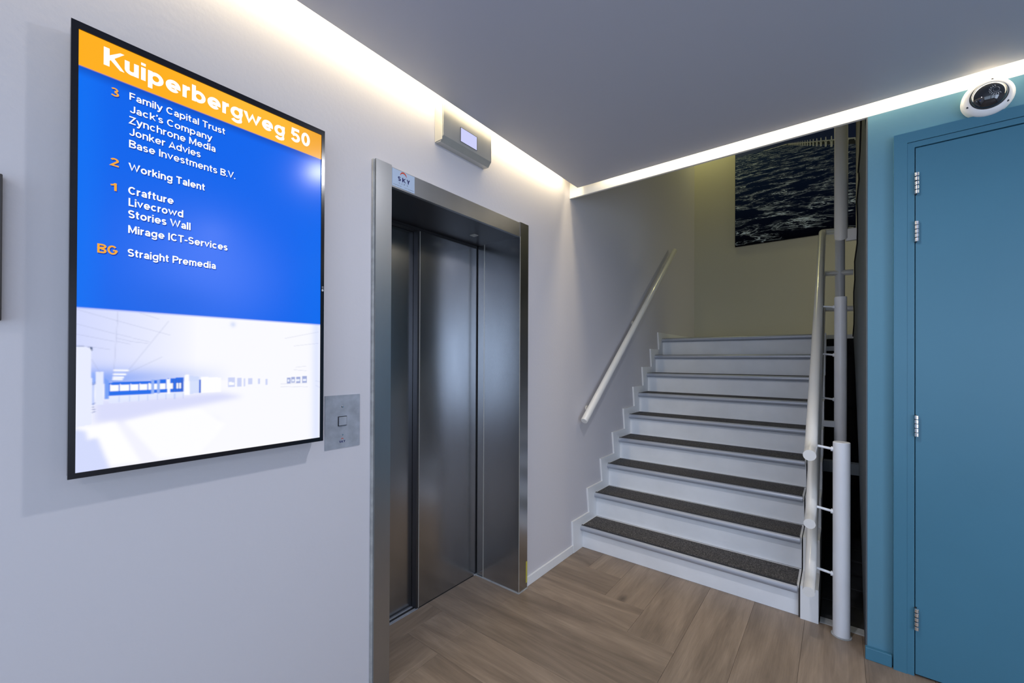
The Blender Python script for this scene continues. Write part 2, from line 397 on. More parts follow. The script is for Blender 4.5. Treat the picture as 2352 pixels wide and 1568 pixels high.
    g('A', .76, [(h*.9-.03, -.08), (.38, .95), (.76-h*.9+.03, -.08)], [(.16, .25), (.60, .25)])
    g('L', .56, stem(h), [(0, h), (.56, h)]); g('I', w, stem(h)); g('P', .66, stem(h), [(0, 1-h), (.40, 1-h)]+arc(.40, .70, .26-h*.3, .30-h, 90, -90, 10)+[(0, .40+h*.0)])
    g('Y', .72, [(h*.8, 1), (.36, .42)], [(.72-h*.8, 1), (.36, .42), (.36, 0)])
    g('-', .36, [(0, .38), (.36, .38)]); g('.', w, [(h, 0), (h, w)]); g("'", .12, [(.10, 1), (.05, .74)])
    g(' ', .24)
    g('0', .64, arc(.32, .5, .32-h, .5-h, 0, 360, 28))
    g('5', .64, [(.58, 1-h), (.14, 1-h), (.10, .50)], arc(.30, .32, .34-h, .32-h+.02, 145, -155, 18))
    g('1', .42, [(.42-h, 0), (.42-h, 1)], [(.0, .70), (.10, .72), (.24, .80), (.36, .96)])
    g('2', .62, arc(.31, .70, .31-h, .30-h, 160, -20, 12)+[(.08, h+.02), (.08, h)][:1]+[(.62, h)])
    g('3', .62, arc(.30, .745, .27-h, .255-h, 150, -90, 12), arc(.31, .27, .31-h, .28-h, 90, -150, 12))
    return G
def ribbon(bm, pts, w, place, z):
    P = [Vector(p) for p in pts]; Q = [P[0]]
    for p in P[1:]:
        if (p-Q[-1]).length > 1e-4: Q.append(p)
    P = Q; closed = (P[0]-P[-1]).length < 1e-3 and len(P) > 5
    if closed: P = P[:-1]
    n = len(P); L_, R_ = [], []
    for i in range(n):
        if closed: a, b_ = P[i]-P[i-1], P[(i+1) % n]-P[i]
        else: a = P[i]-P[i-1] if i else P[1]-P[0]; b_ = P[i+1]-P[i] if i < n-1 else P[i]-P[i-1]
        a = a.normalized(); b_ = b_.normalized(); na = Vector((-a.y, a.x)); nb = Vector((-b_.y, b_.x))
        m_ = na+nb
        m_ = m_.normalized() if m_.length > 1e-4 else na
        k = min(1/max(m_.dot(na), .3), 1.9)*w/2
        L_.append(bm.verts.new(place(P[i]+m_*k, z))); R_.append(bm.verts.new(place(P[i]-m_*k, z)))
    for i in range(n if closed else n-1):
        j = (i+1) % n
        bm.faces.new([L_[i], R_[i], R_[j], L_[j]])
def text(name, s, mt, parent, y0, y1, z, cap, x, wt=.17, gap=.10):
    """flat lettering fitted between y0..y1, baseline z, capital height cap, standing on the plane x"""
    G = glyphs(wt); adv = 0; items = []
    for ch in s:
        a, st_ = G[ch]; items.append((adv, st_)); adv += a+gap
    adv -= gap; k = (y1-y0)/adv
    bm = bmesh.new(); q = 0
    for (off, st_), ch in zip(items, s):
        hi = 1.0 if ch in 'VWAKkMZ' else XH if ch in 'vwy' else 9
        lo = 0.0 if ch in 'VWAKkMZvw' else -9
        for stroke in st_:
            q += 1
            ribbon(bm, stroke, wt*(1.14 if ch in 'vwyVWAK' else 1), lambda p, xx: (xx, y0+(p.x+off)*k, z+min(max(p.y, lo), hi)*cap), x+(q % 5)*2e-6)
    for f in bm.faces:
        f.normal_update()
        if f.normal.x < 0: f.normal_flip()
    me = bpy.data.meshes.new(name); bm.to_mesh(me); bm.free()
    return new_obj(name, me, mt, parent)

# ================================================================== SETTING
# ---- floor: double-long herringbone oak planks over a dark subfloor
floor = boxes('floor', [((0, -1.8, -.06), (4.5, 2.70, -.006)), ((-.34, 1.03, -.06), (0, 1.90, -.006))], M['subfloor'])
struct(floor, 'brown oak herringbone plank floor of the lobby', 'floor')
PW, PL = .2295, 1.535
rects = [(0, -1.8, 1.57, 2.672), (1.57, -1.8, 4.5, 2.49), (-.325, 1.028, 0, 1.902)]
def plank(x0, y0, x1, y1, horiz):
    bm = bmesh.new(); uvl = bm.loops.layers.uv.new('UVMap'); any_ = False
    g = .0004
    ou, ov = random.uniform(0, 50), random.uniform(0, 50)
    for (a, c, d, e) in rects:
        X0, Y0, X1, Y1 = max(x0+g, a), max(y0+g, c), min(x1-g, d), min(y1-g, e)
        if X1-X0 < .004 or Y1-Y0 < .004: continue
        any_ = True; bw = .0009
        def rim(z, i): return [bm.verts.new(p+(z,)) for p in ((X0+i, Y0+i), (X1-i, Y0+i), (X1-i, Y1-i), (X0+i, Y1-i))]
        lo, mi, top = rim(-.006, 0), rim(-.0007, 0), rim(0, bw)
        fs = [bm.faces.new(top)]
        for A, B in ((lo, mi), (mi, top)):
            for k in range(4): fs.append(bm.faces.new([A[k], A[(k+1) % 4], B[(k+1) % 4], B[k]]))
        for f in fs:
            for l in f.loops:
                px, py = l.vert.co.x-x0, l.vert.co.y-y0
                l[uvl].uv = (px+ou, py+ov) if horiz else (py+ou, px+ov)
    if not any_: bm.free(); return
    bm_obj('plank', bm, M['oak'], floor)
for i in range(-40, 41):
    for j in range(-6, 7):
        dx, dy = -i*PW+j*(PL+PW), i*PW+j*(PL-PW)
        hx0, hy0 = .64-PL+dx, 1.977+dy
        plank(hx0, hy0, hx0+PL, hy0+PW, True)
        vx0, vy0 = .64+dx, 1.977+dy
        plank(vx0, vy0, vx0+PW, vy0+PL, False)

# ---- left wall with the lift opening
wl = boxes('wall_left', [((-.42, -1.8, -.06), (0, 1.008, 5.2)), ((-.42, 1.008, 2.085), (0, 1.922, 5.2)),
                         ((-.42, 1.922, -.06), (0, 5.67, 5.2)), ((-.46, 1.0, -.06), (-.425, 1.93, 2.2))], M['wall'])
struct(wl, 'white painted wall with the lift opening, left', 'wall')
wb = box('wall_back', (-.42, 5.67, 0), (2.9, 5.85, 5.2), M['wall_stair']); struct(wb, 'cream wall at the back of the stairwell', 'wall')
cs = box('ceiling_stairwell', (-.42, 2.65, 5.2), (2.9, 5.85, 5.3), M['wall_stair']); cs.name = 'ceiling.001'
struct(cs, 'high ceiling over the stairwell', 'ceiling')
# blue wall with the door opening (door 1.725..2.66 wide, 2.272 high)
wr = boxes('wall_right', [((1.57, 2.495, 0), (1.69, 2.62, 2.4725)), ((2.70, 2.495, 0), (4.5, 2.62, 2.4725)), ((1.69, 2.495, 2.305), (2.70, 2.62, 2.4725)),
                          ((1.57, 2.56, 0), (4.5, 2.62, 2.4725)), ((1.60, 2.514, 2.4725), (4.5, 2.62, 5.2))], M['blue_wall'])
struct(wr, 'blue painted wall around the blue door', 'wall')
ws = boxes('wall_side', [((4.5, -1.8, 0), (4.65, -1.4, 2.9)), ((4.5, .3, 0), (4.65, 2.62, 2.9)), ((4.5, -1.4, 0), (4.65, .3, .3)), ((4.5, -1.4, 2.2), (4.65, .3, 2.9))], M['wall']); struct(ws, 'white side wall far to the right', 'wall')
wf = boxes('wall_front', [((0, -1.95, 0), (.3, -1.8, 2.9)), ((2.7, -1.95, 0), (2.85, -1.8, 2.9)), ((4.25, -1.95, 0), (4.5, -1.8, 2.9)),
                          ((.3, -1.95, 0), (2.7, -1.8, .55)), ((2.85, -1.95, 0), (4.25, -1.8, .55)),
                          ((.3, -1.95, 2.4), (2.7, -1.8, 2.9)), ((2.85, -1.95, 2.4), (4.25, -1.8, 2.9))], M['wall'])
struct(wf, 'white wall with windows behind the viewer', 'wall')
for i, (a, b_) in enumerate(((.3, 2.7), (2.85, 4.25))):
    o = boxes('window_%d' % (i+1), [((a, -1.85, .55), (a+.05, -1.8, 2.4)), ((b_-.05, -1.85, .55), (b_, -1.8, 2.4)), ((a, -1.85, .55), (b_, -1.8, .6)),
                                    ((a, -1.85, 2.35), (b_, -1.8, 2.4))], M['sky_pane'])
    struct(o, ['wide', 'narrow'][i]+' white window frame behind the viewer', 'window')
o = boxes('window_3', [((4.5, -1.4, .3), (4.55, -1.35, 2.2)), ((4.5, .25, .3), (4.55, .3, 2.2)), ((4.5, -1.4, .3), (4.55, .3, .35)), ((4.5, -1.4, 2.15), (4.55, .3, 2.2))], M['sky_pane'])
struct(o, 'white window frame in the side wall, out of view', 'window')
# suspended ceiling panel with gap along left wall and far side; slab above
ce = box('ceiling', (.09, -1.78, 2.507), (4.45, 2.443, 2.565), M['ceiling'])
ce.data.materials[0] = M['ceiling']
struct(ce, 'lowered grey painted ceiling panel', 'ceiling')
sl = box('ceiling.002', (-.0, -1.8, 2.80), (4.5, 2.495, 2.9), M['beam']); struct(sl, 'white slab above the lowered ceiling', 'ceiling')
bmv = box('trim_1', (0, 2.495, 2.4725), (1.585, 2.512, 5.2), M['beam']); struct(bmv, 'white beam face above the stairs, lit by the strip light', 'beam')
bm2 = box('trim_2', (1.585, 2.495, 2.4725), (4.5, 2.512, 3.2), M['beam']); struct(bm2, 'white beam face above the blue wall, lit by the strip light', 'beam')

# baseboards
bl = box('baseboard_left', (0, 1.987, 0), (.012, 2.56, .055), M['trim'], bevel=.002)
struct(bl, 'low white baseboard between lift and stairs', 'baseboard')
br = box('baseboard_right', (1.562, 2.474, 0), (1.652, 2.495, .054), M['blue'], bevel=.002)
struct(br, 'short blue baseboard beside the blue door frame', 'baseboard')

# ---- side face of the upper flight: grey wall with a ragged edge
zig = [(2.60, 0), (2.73, .10), (2.875, .265), (3.152, .537), (3.347, .755), (3.647, .995), (4.008, 1.284), (4.44, 1.56),
       (4.17, 1.64), (4.12, 1.72), (4.22, 1.80), (4.22, 1.90), (3.96, 1.955), (4.00, 2.03), (4.02, 2.10), (3.50, 2.12), (3.45, 2.20), (3.48, 2.30),
       (3.60, 2.42), (3.40, 2.44), (3.22, 2.44), (3.26, 2.49), (3.36, 2.53), (3.10, 2.56), (2.98, 2.66), (2.90, 2.80), (2.85, 3.2), (2.62, 3.2), (2.62, 0)]
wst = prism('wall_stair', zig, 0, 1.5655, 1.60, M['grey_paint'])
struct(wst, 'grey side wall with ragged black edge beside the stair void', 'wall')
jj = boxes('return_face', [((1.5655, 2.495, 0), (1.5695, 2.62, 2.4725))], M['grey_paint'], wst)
tube('edge_strip', [(1.563, y, z) for y, z in zig[7:26]], .005, M['black_edge'], wst, n=8)  # black tube drawn in place of the dark, shaded gap along the edge
# unlit space beneath the landing; its shade is put into the wall colour
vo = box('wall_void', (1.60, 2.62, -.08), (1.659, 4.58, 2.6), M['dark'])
struct(vo, 'side wall of the unlit space under the stairs, coloured black for shade', 'wall')
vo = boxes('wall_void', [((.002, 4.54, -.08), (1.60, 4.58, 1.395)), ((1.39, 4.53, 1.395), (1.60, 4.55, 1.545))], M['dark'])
struct(vo, 'end wall of the unlit space under the landing, coloured black for shade', 'wall')
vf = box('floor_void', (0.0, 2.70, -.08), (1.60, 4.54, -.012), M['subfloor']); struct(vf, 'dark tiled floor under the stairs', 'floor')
for i in range(2):
    for j in range(6):
        box('tile', (1.392+i*.105, 2.74+j*.225, -.012), (1.392+i*.105+.100, 2.74+j*.225+.219, -.004+.002*((i*3+j) % 2)), M['tile'], vf, bevel=.002, seg=1)
th = box('trim_3', (1.39, 2.672, -.05), (1.57, 2.735, .002), M['concrete'], bevel=.003)
struct(th, 'pale concrete strip where the wood floor ends at the stair void', 'trim')
vb = box('void_beam', (1.387, 3.40, .63), (1.60, 3.46, .70), M['grey_paint'])
vb.name = 'trim_4'; struct(vb, 'grey crosspiece in the dark gap beside the stairs', 'trim')

# ================================================================== STAIRCASE
st = thing('staircase', 'white painted straight flight of stairs with black grit treads', 'stairs', (.65, 2.67, 0))
ZT = [.164, .346, .525, .701, .877, 1.054, 1.231, 1.407, 1.583]
NY = [2.6365+.2172*k for k in range(9)]
OV = .036; SW = 1.302
for k in range(9):
    z0 = 0 if k == 0 else ZT[k-1]
    box('riser', (.0, NY[k]+OV, z0), (SW, NY[k]+OV+.02, ZT[k]-.030), M['riser'], st)
    y1 = NY[k+1]+OV if k < 8 else 4.60
    box('tread', (.0, NY[k]+.03, ZT[k]-.030), (SW, y1+(.02 if k < 8 else 0), ZT[k]-.003), M['trim'], st)
    # rounded nosing lip
    h = .039; pr = [(NY[k]+.034, ZT[k]-h), (NY[k]+.018, ZT[k]-h)]
    for a in range(9):
        t = -math.pi/2+math.pi*a/8
        pr.append((NY[k]+.018-math.cos(t)*.018, ZT[k]-h/2+math.sin(t)*h/2))
    pr += [(NY[k]+.034, ZT[k])]
    nb = prism('nosing', pr, 0, .012, SW-.006, M['alu'], st)
    box('nosing_strip', (.014, NY[k]+.015, ZT[k]-.003), (SW-.008, NY[k]+.031, ZT[k]+.0012), M['rubber'], nb)
    if k < 8:
        box('tread_mat', (.022, NY[k]+.0365, ZT[k]-.003), (SW-.01, y1-.020, ZT[k]+.001), M['grit'], st)
    else:
        box('tread_mat', (.022, NY[k]+.0365, ZT[k]-.003), (SW-.01, NY[k]+.20, ZT[k]+.001), M['grit'], st)
# stepped concrete stringer on the open side
pts = [(2.648, 0), (2.648, .172)]
for k in range(9):
    yr = NY[k]+.012+.2172
    pts.append((yr, ZT[k]+.008));
    if k < 8: pts.append((yr, ZT[k+1]+.008))
pts = pts[:-0] if pts[-1][0] < 4.6 else pts
pts += [(4.60, ZT[8]+.008), (4.60, 1.38), (4.40, 1.30), (2.95, 0)]
prism('stringer', pts, 0, 1.309, 1.386, M['trim'], st)
box('stringer_joint', (1.301, 2.66, 0), (1.309, 2.70, .15), M['brown'], st)
# stepped skirting along the wall
sk = [(2.545, 0), (2.531, ZT[0]+.058)]
for k in range(1, 9):
    sk += [(2.531+.2172*k+.028, ZT[k-1]+.058), (2.531+.2172*k, ZT[k]+.058)]
sk += [(5.668, ZT[8]+.058), (5.668, ZT[8]-.03), (4.56, ZT[8]-.03), (2.78, 0)]
prism('stair_skirting', sk, 0, 0.0, .0135, M['trim'], st)
box('landing', (0.001, 4.60, 1.545), (2.698, 5.668, 1.583), M['trim'], st)
box('landing_base', (0.001, 4.60, 1.40), (2.698, 5.668, 1.545), M['dark'], st)  # near-black colour puts in the shade below the landing
settle(st)

# upper flight going up behind the blue wall
uf = thing('staircase', 'upper flight of stairs rising from the landing, behind the grey side wall', 'stairs', (2.1, 4.4, 1.583))
for k in range(8):
    y = 4.56-k*.2172; z = 1.583+.1754*k
    box('riser', (1.66, y-.02, z), (2.698, y, z+.1754-.03), M['riser'], uf)
    box('tread', (1.66, y-.2372, z+.1754-.03), (2.698, y+.015, z+.1754), M['trim'], uf, bevel=.004, seg=1)
settle(uf)
ws2 = box('wall_stair_outer', (2.7, 2.62, 0), (2.9, 5.67, 5.2), M['wall_stair']); ws2.name = 'wall_stair.001'
struct(ws2, 'cream outer wall of the stairwell', 'wall')

# ================================================================== RAILINGS
rl = thing('stair_railing', 'cream tubular railing with three rails on the open side of the stairs', 'railing', (1.477, 2.61, 0))
RX = 1.357; S = .805
def rz(y, d): return 1.745+S*(y-3.6)-d
tube('handrail', smooth_path([(RX, 2.435, .900), (RX, 2.56, .912), (RX, 4.50, rz(4.50, 0)), (RX, 4.56, rz(4.50, 0)+.02), (1.5655, 4.56, rz(4.5, 0)+.0)], 8, .05), .0265, M['rail'], rl, 24)
tube('middle_rail', smooth_path([(RX, 2.445, .570), (RX, 2.56, .578), (RX, 4.45, rz(4.45, .33)), (RX, 4.49, rz(4.45, .33)+.01), (1.5655, 4.49, rz(4.45, .33))], 8, .05), .024, M['rail'], rl, 20)
tube('lower_rail', smooth_path([(RX, 2.38, .272), (RX, 2.52, .282), (RX, 4.45, rz(4.45, .635)), (RX, 4.49, rz(4.45, .635)+.01), (1.5655, 4.49, rz(4.45, .635))], 8, .05), .024, M['rail'], rl, 20)
for y, zb, zt, r in ((2.61, 0.0, .952, .0345), (3.60, .80, 1.79, .0345), (4.50, 1.40, 2.45, .0345)):
    bm = bmesh.new(); add_tube(bm, [(1.478, y, zb), (1.478, y, zt-.002), (1.478, y, zt)], r, 32, True, [r, r, r-.002])
    nw = bm_obj('newel_post', bm, M['rail_white'], rl, smooth=True)
    for d in (0.0, .33, .635):
        zz = max(rz(y, d), .30)
        if y < 3: zz = {0.0: .935, .33: .625, .635: .315}[d]
        tube('rail_bracket', [(RX+.018, y, zz-.012), (1.448, y, zz-.022)], .0065, M['rail_white'], nw, 10)
        tube('bracket_collar', [(1.436, y, zz-.021), (1.448, y, zz-.022)], .012, M['rail_white'], nw, 12)
    if y > 3:
        zf = {3.60: .96, 4.50: 1.50}[y]
        box('side_fixing', (1.386, y-.02, zf-.06), (1.45, y+.02, zf-.02), M['rail_white'], nw)
lathe('floor_collar', [(.035, 0), (.041, 0), (.041, .004), (.035, .005)], M['concrete'], rl, Matrix.Translation((1.478, 2.61, 0)), 32)
settle(rl)

ur = thing('stair_railing', 'grey hanging post and rail end of the upper flight railing', 'railing', (1.48, 3.6, 2.2))
bm = bmesh.new(); r = .0375
add_tube(bm, [(1.480, 3.60, 2.20), (1.480, 3.60, 3.25)], r, 32)
for v in bm.verts:
    if v.co.z < 2.3: v.co.z = 2.196-(v.co.y-3.60)*-.75
bm_obj('newel_post', bm, M['rail'], ur, smooth=True)
box('side_fixing', (1.505, 3.585, 2.165), (1.5655, 3.615, 2.245), M['rail'], ur, bevel=.003)
tube('handrail', [(1.48, 3.60, 3.25), (1.48, 2.75, 3.95)], .026, M['rail'], ur, 16)
tube('middle_rail', [(1.48, 3.60, 2.93), (1.48, 2.75, 3.62)], .022, M['rail'], ur, 16)
settle(ur)

wh = thing('wall_handrail', 'plain cream tube handrail fixed to the left wall of the stairs', 'handrail', (0, 3.6, 1.7))
a, b_ = Vector((.062, 2.598, .922)), Vector((.062, 4.639, 2.553)); d = (b_-a).normalized()
tube('rail_tube', [a, a+d*.004, b_-d*.003, b_], .025, M['rail'], wh, 24, [.022, .025, .025, .023])
for t in (.075, .50, .90):
    p = a.lerp(b_, t)
    pth = smooth_path([(0.0, p.y, p.z-.05), (.05, p.y, p.z-.055), (.062, p.y, p.z-.012)], 6, .03)
    bk = tube('wall_bracket', pth, .0065, M['rail'], wh, 10)
    lathe('rosette', [(0, .006), (.018, .006), (.021, .003), (.021, 0)], M['rail'], bk, Matrix.Translation((0, p.y, p.z-.05)) @ Matrix.Rotation(math.pi/2, 4, 'Y'), 20)
settle(wh)

# ================================================================== LIFT
lf = thing('lift_entrance', 'stainless steel lift entrance with two sliding door leaves', 'elevator', (0, 1.46, 0))
boxes('left_jamb', [((.0, .952, 0), (.018, 1.026, 2.152)), ((-.36, 1.010, 0), (.0, 1.026, 2.085))], M['steel_frame'], lf)
boxes('right_jamb', [((.0, 1.904, 0), (.018, 1.985, 2.150)), ((-.26, 1.904, 0), (.0, 1.920, 2.085)), ((-.36, 1.908, 0), (-.26, 1.920, 2.085))], M['steel'], lf)
box('jamb_edge_bead', (.0165, 1.9025, 0), (.0195, 1.9055, 2.064), M['steel_bright'], lf)
box('jamb_fold', (-.262, 1.9025, 0), (-.258, 1.9045, 2.064), M['steel_bright'], lf)
box('side_seam', (.0, .944, 0), (.010, .952, 2.150), M['concrete'], lf)
box('header', (.0, 1.026, 2.064), (.0165, 1.904, 2.145), M['steel_frame'], lf)
hd = box('soffit', (-.40, 1.012, 2.064), (.0, 1.918, 2.080), M['steel_dark'], lf)
box('soffit_catch', (-.19, 1.70, 2.060), (-.155, 1.735, 2.064), M['steel_bright'], hd)
dl = box('door_leaf', (-.40, 1.028, .004), (-.362, 1.475, 2.060), M['steel'], lf)
dr = box('door_leaf', (-.356, 1.452, .006), (-.324, 1.903, 2.060), M['steel'], lf)
box('leading_edge', (-.3595, 1.437, .006), (-.324, 1.452, 2.060), M['steel_dark'], dr)
box('edge_bead', (-.3245, 1.450, .006), (-.3215, 1.4535, 2.060), M['steel_bright'], dr)
boxes('gap_strip', [((-.3560, 1.900, .006), (-.322, 1.9045, 2.06)), ((-.358, 1.028, 2.048), (-.320, 1.9, 2.0635))], M['rubber'], lf)
sill = box('sill', (-.40, 1.028, -.004), (-.322, 1.45, .003), M['plate'], lf)
box('sill_groove', (-.352, 1.03, .0025), (-.338, 1.45, .0036), M['rubber'], sill)
box('grout_line', (-.324, 1.8985, 0), (.020, 1.904, .006), M['concrete'], lf)
box('grout_line', (.018, 1.904, 0), (.022, 1.986, .005), M['concrete'], lf)
box('tape_mark', (.018, 1.972, .035), (.0188, 1.985, .160), M['yellow'], lf)
settle(lf)

sg = thing('sticker', 'small pale blue maker sticker at the left end of the lift header', 'sticker', (.018, 1.085, 2.105))
box('sticker_film', (.0165, 1.028, 2.070), (.0176, 1.143, 2.1425), M['sticker'], sg)
XT = .0182
text('lettering', 'S K Y', M['navy_ink'], sg, 1.056, 1.117, 2.099, .018, XT, .22, .05)
text('small_lettering', 'L I F T', M['grey_ink'], sg, 1.062, 1.108, 2.087, .006, XT, .12, .3)
for a_, b_ in ((1.033, 1.040), (1.042, 1.050), (1.052, 1.061), (1.064, 1.074), (1.090, 1.137)):
    text('small_lettering', 'T e l n m' if b_ < 1.08 else 'w w w . a r e n a l t e l', M['grey_ink'], sg, a_, b_, 2.0765, .0034, XT, .14, .0)
bm = bmesh.new(); prev = None
for i in range(13):
    t = math.radians(165-150*i/12)
    c = (1.084+.017*math.cos(t), 2.119+.019*math.sin(t)); wd = .0004+.0028*math.sin(math.pi*i/12)
    A = bm.verts.new((XT, c[0]+math.cos(t)*wd, c[1]+math.sin(t)*wd)); B = bm.verts.new((XT, c[0]-math.cos(t)*wd, c[1]-math.sin(t)*wd))
    if prev: bm.faces.new([prev[0], A, B, prev[1]])
    prev = (A, B)
bm_obj('red_arc', bm, M['red_ink'], sg)
settle(sg)

# call panel
cp = thing('call_panel', 'flat steel lift call panel with one square button, right of the screen', 'control panel', (0, .827, 1.117))
box('plate', (0, .757, 1.0185), (.003, .896, 1.216), M['plate'], cp)
bt = box('button_frame', (.003, .806, 1.101), (.0045, .841, 1.137), M['steel_dark'], cp)
box('button', (.0045, .8085, 1.1035), (.009, .8385, 1.1345), M['plate'], bt, bevel=.001)
for z in (1.172, 1.067):
    lathe('screw', [(0, .0022), (.0025, .002), (.0042, 0)], M['chrome'], cp, Matrix.Translation((.003, .8245, z)) @ Matrix.Rotation(math.pi/2, 4, 'Y'), 14)
text('lettering', 'S K Y', M['navy_ink'], cp, .8125, .8355, 1.0385, .0075, .0034, .24, .05)
bm = bmesh.new(); prev = None
for i in range(9):
    t = math.radians(160-140*i/8); c = (.824+.0055*math.cos(t), 1.048+.006*math.sin(t)); wd = .0002+.001*math.sin(math.pi*i/8)
    A = bm.verts.new((.0034, c[0]+math.cos(t)*wd, c[1]+math.sin(t)*wd)); B = bm.verts.new((.0034, c[0]-math.cos(t)*wd, c[1]-math.sin(t)*wd))
    if prev: bm.faces.new([prev[0], A, B, prev[1]])
    prev = (A, B)
bm_obj('orange_arc', bm, M['red_ink'], cp)
settle(cp)

# lift position indicator above the header
ip = thing('lift_indicator', 'brushed steel lift position indicator with a lit display, above the lift', 'display', (0, 1.44, 2.43))
prism('housing', [(0, 2.350), (.036, 2.347), (.055, 2.372), (.055, 2.515), (0, 2.518)], 1, 1.274, 1.604, M['steel_bright'], ip)
box('end_cap', (.001, 1.270, 2.353), (.050, 1.2745, 2.514), M['steel_bright'], ip, bevel=.001)
box('lcd_window', (.0545, 1.383, 2.388), (.0562, 1.494, 2.453), M['lcd'], ip)
boxes('lcd_rim', [((.0545, 1.3815, 2.3865), (.0568, 1.383, 2.4545)), ((.0545, 1.494, 2.3865), (.0568, 1.4955, 2.4545)), ((.0545, 1.3815, 2.453), (.0568, 1.4955, 2.4545)),
                  ((.0545, 1.3815, 2.3865), (.0568, 1.4955, 2.388))], M['steel_dark'], ip)
settle(ip)

# ================================================================== DIRECTORY SCREEN
ds = thing('directory_screen', 'tall wall screen listing building tenants in white on blue', 'screen', (0, .42, 1.6))
Y0, Y1, Z0, Z1 = .1275, .709, 1.081, 2.124
b0 = boxes('housing', [((.020, .117, 1.071), (.056, .719, 2.139))], M['bezel'], ds)
box('wall_mount', (0, .27, 1.35), (.020, .57, 1.85), M['steel_dark'], ds)
bm = bmesh.new()
for lo, hi in (((.054, .115, 1.068), (.0625, Y0, 2.141)), ((.054, Y1, 1.068), (.0625, .720, 2.141)), ((.054, Y0, 1.068), (.0625, Y1, Z0)), ((.054, Y0, Z1), (.0625, Y1, 2.141))):
    add_box(bm, lo, hi)
bm_obj('bezel', bm, M['bezel'], ds)
# picture on the panel, drawn as vertex colours on a fine grid
NS, NT = 300, 560
s = (np.arange(NS)+.5)/NS; t = (np.arange(NT)+.5)/NT
Sg, Tg = np.meshgrid(s, t)                       # rows = t (bottom to top)
img = np.zeros((NT, NS, 3))
def c3(r, g, b): return np.array([lin(r), lin(g), lin(b)])
def blend(mask, col):
    global img
    img = img*(1-mask[..., None])+np.asarray(col)*mask[..., None]
def sst(x, a, b): 
    q = np.clip((x-a)/(b-a), 0, 1); return q*q*(3-2*q)
TO = (2.041-Z0)/(Z1-Z0); TP = (1.471-Z0)/(Z1-Z0)
img[:] = c3(0, 100, 236)
blend(np.exp(-(((Sg-.45)/.28)**2+((Tg-.50)/.14)**2))*.8, c3(78, 126, 250))  # violet patch: a reflection on the screen, painted into the picture
blend(sst(Sg, .75, 1.0)*.45*(1-sst(Tg, .5, .9)), c3(0, 112, 240))
blend(sst(Sg, .12, 0)*.5, c3(0, 120, 250))
blend(np.exp(-(((Sg-.30)/.2)**2+((Tg-.40)/.06)**2))*.5, c3(30, 100, 225))
blend(sst(Tg, TO-.028, TO-.002)*.55, c3(0, 60, 170))
om = (Tg > TO)
img[om] = c3(255, 176, 20)
blend(om*sst(Sg, .25, .6)*.8, c3(255, 190, 52)); blend(om*sst(Sg, .75, 1)*.7, c3(240, 160, 40))
# office interior photograph
ph = (Tg <= TP); P = Tg/TP
img[ph] = c3(250, 250, 255)
def inpoly(pts, soft=None):
    inside = np.zeros(Sg.shape, bool); n = len(pts)
    for i in range(n):
        (x1, y1), (x2, y2) = pts[i], pts[(i+1) % n]
        if y1 == y2: continue
        c = ((y1 > P) != (y2 > P)) & (Sg < (x2-x1)*(P-y1)/(y2-y1)+x1)
        inside ^= c
    m_ = (inside & ph).astype(float)
    if soft:
        for _ in range(soft):
            pd = np.pad(m_, 2, 'edge')
            m_ = (pd[2:-2, 2:-2]+pd[:-4, 2:-2]+pd[4:, 2:-2]+pd[2:-2, :-4]+pd[2:-2, 4:])/5
        m_ = m_*ph
    return m_
WH = c3(254, 254, 255)
pm = ph.astype(float)
blend(pm*np.clip(1-Sg/.40, 0, 1)**.8*.9*sst(P, .45, .6), c3(205, 213, 253))
blend(pm*np.exp(-(((P-.56)/.07)**2))*np.clip(1-Sg/.55, 0, 1)*.95*(P > .53), c3(105, 150, 245))
blend(pm*np.exp(-((Sg-.98)/.03)**2)*.5, c3(200, 214, 255))
blend(inpoly([(0.049, .44), (.116, .43), (.5, .44), (.6, .40), (.415, .355), (.275, .326), (.145, .286), (.05, .285)], 8)*.8, c3(208, 212, 250))
blend(inpoly([(0, .273), (.3, .34), (.5, .25), (.42, .003), (0, 0)], 6)*.35, c3(228, 228, 253))
blend(inpoly([(0.002, 0.266), (0.118, 0.289), (0.2, 0.011), (0.102, 0.014), (0.062, 0.198), (0.035, 0.19), (0.029, 0.244)], 2), WH)
blend(inpoly([(.145, .286), (.275, .322), (.415, .33), (.52, .20), (.416, .003), (.26, .013)], 2)*.9, WH)
blend(inpoly([(0, 0), (.10, .0), (.062, .198), (.035, .19), (.029, .244), (0, .262)], 2)*.85, c3(205, 214, 252))
blend(inpoly([(.098, .537), (.226, .541), (.349, .561), (.349, .459), (.098, .452)]), c3(35, 110, 235))
blend(inpoly([(.098, .452), (.349, .457), (.349, .425), (.098, .405)])*.8, c3(225, 232, 255))
for k in range(8):
    x0 = .1+.0312*k
    if x0 < .34: blend(inpoly([(x0, .523), (x0+.0275, .5225), (x0+.0275, .484), (x0, .482)]), WH); blend(inpoly([(x0+.0275, .45), (x0+.0312, .45), (x0+.0312, .41), (x0+.0275, .41)])*.5, c3(170, 190, 245))
for k in range(4):
    x0 = .31+.0105*k; blend(inpoly([(x0, .55), (x0+.004, .55), (x0+.004, .46), (x0, .46)]), c3(60, 100, 200))
blend(inpoly([(.232, .55), (.243, .55), (.243, .455), (.232, .455)]), c3(150, 180, 245))
blend(inpoly([(.253, .55), (.262, .55), (.262, .455), (.253, .455)]), c3(150, 180, 245))
blend(inpoly([(.288, .549), (.299, .553), (.3, .451), (.289, .448)]), WH)
blend(inpoly([(.372, .57), (.41, .56), (.41, .445), (.372, .44)])*.8, c3(205, 218, 252))
blend(inpoly([(.352, .575), (.371, .577), (.372, .436), (.353, .434)]), WH)
blend(inpoly([(.41, .538), (.418, .539), (.419, .442), (.41, .443)]), c3(20, 95, 215))
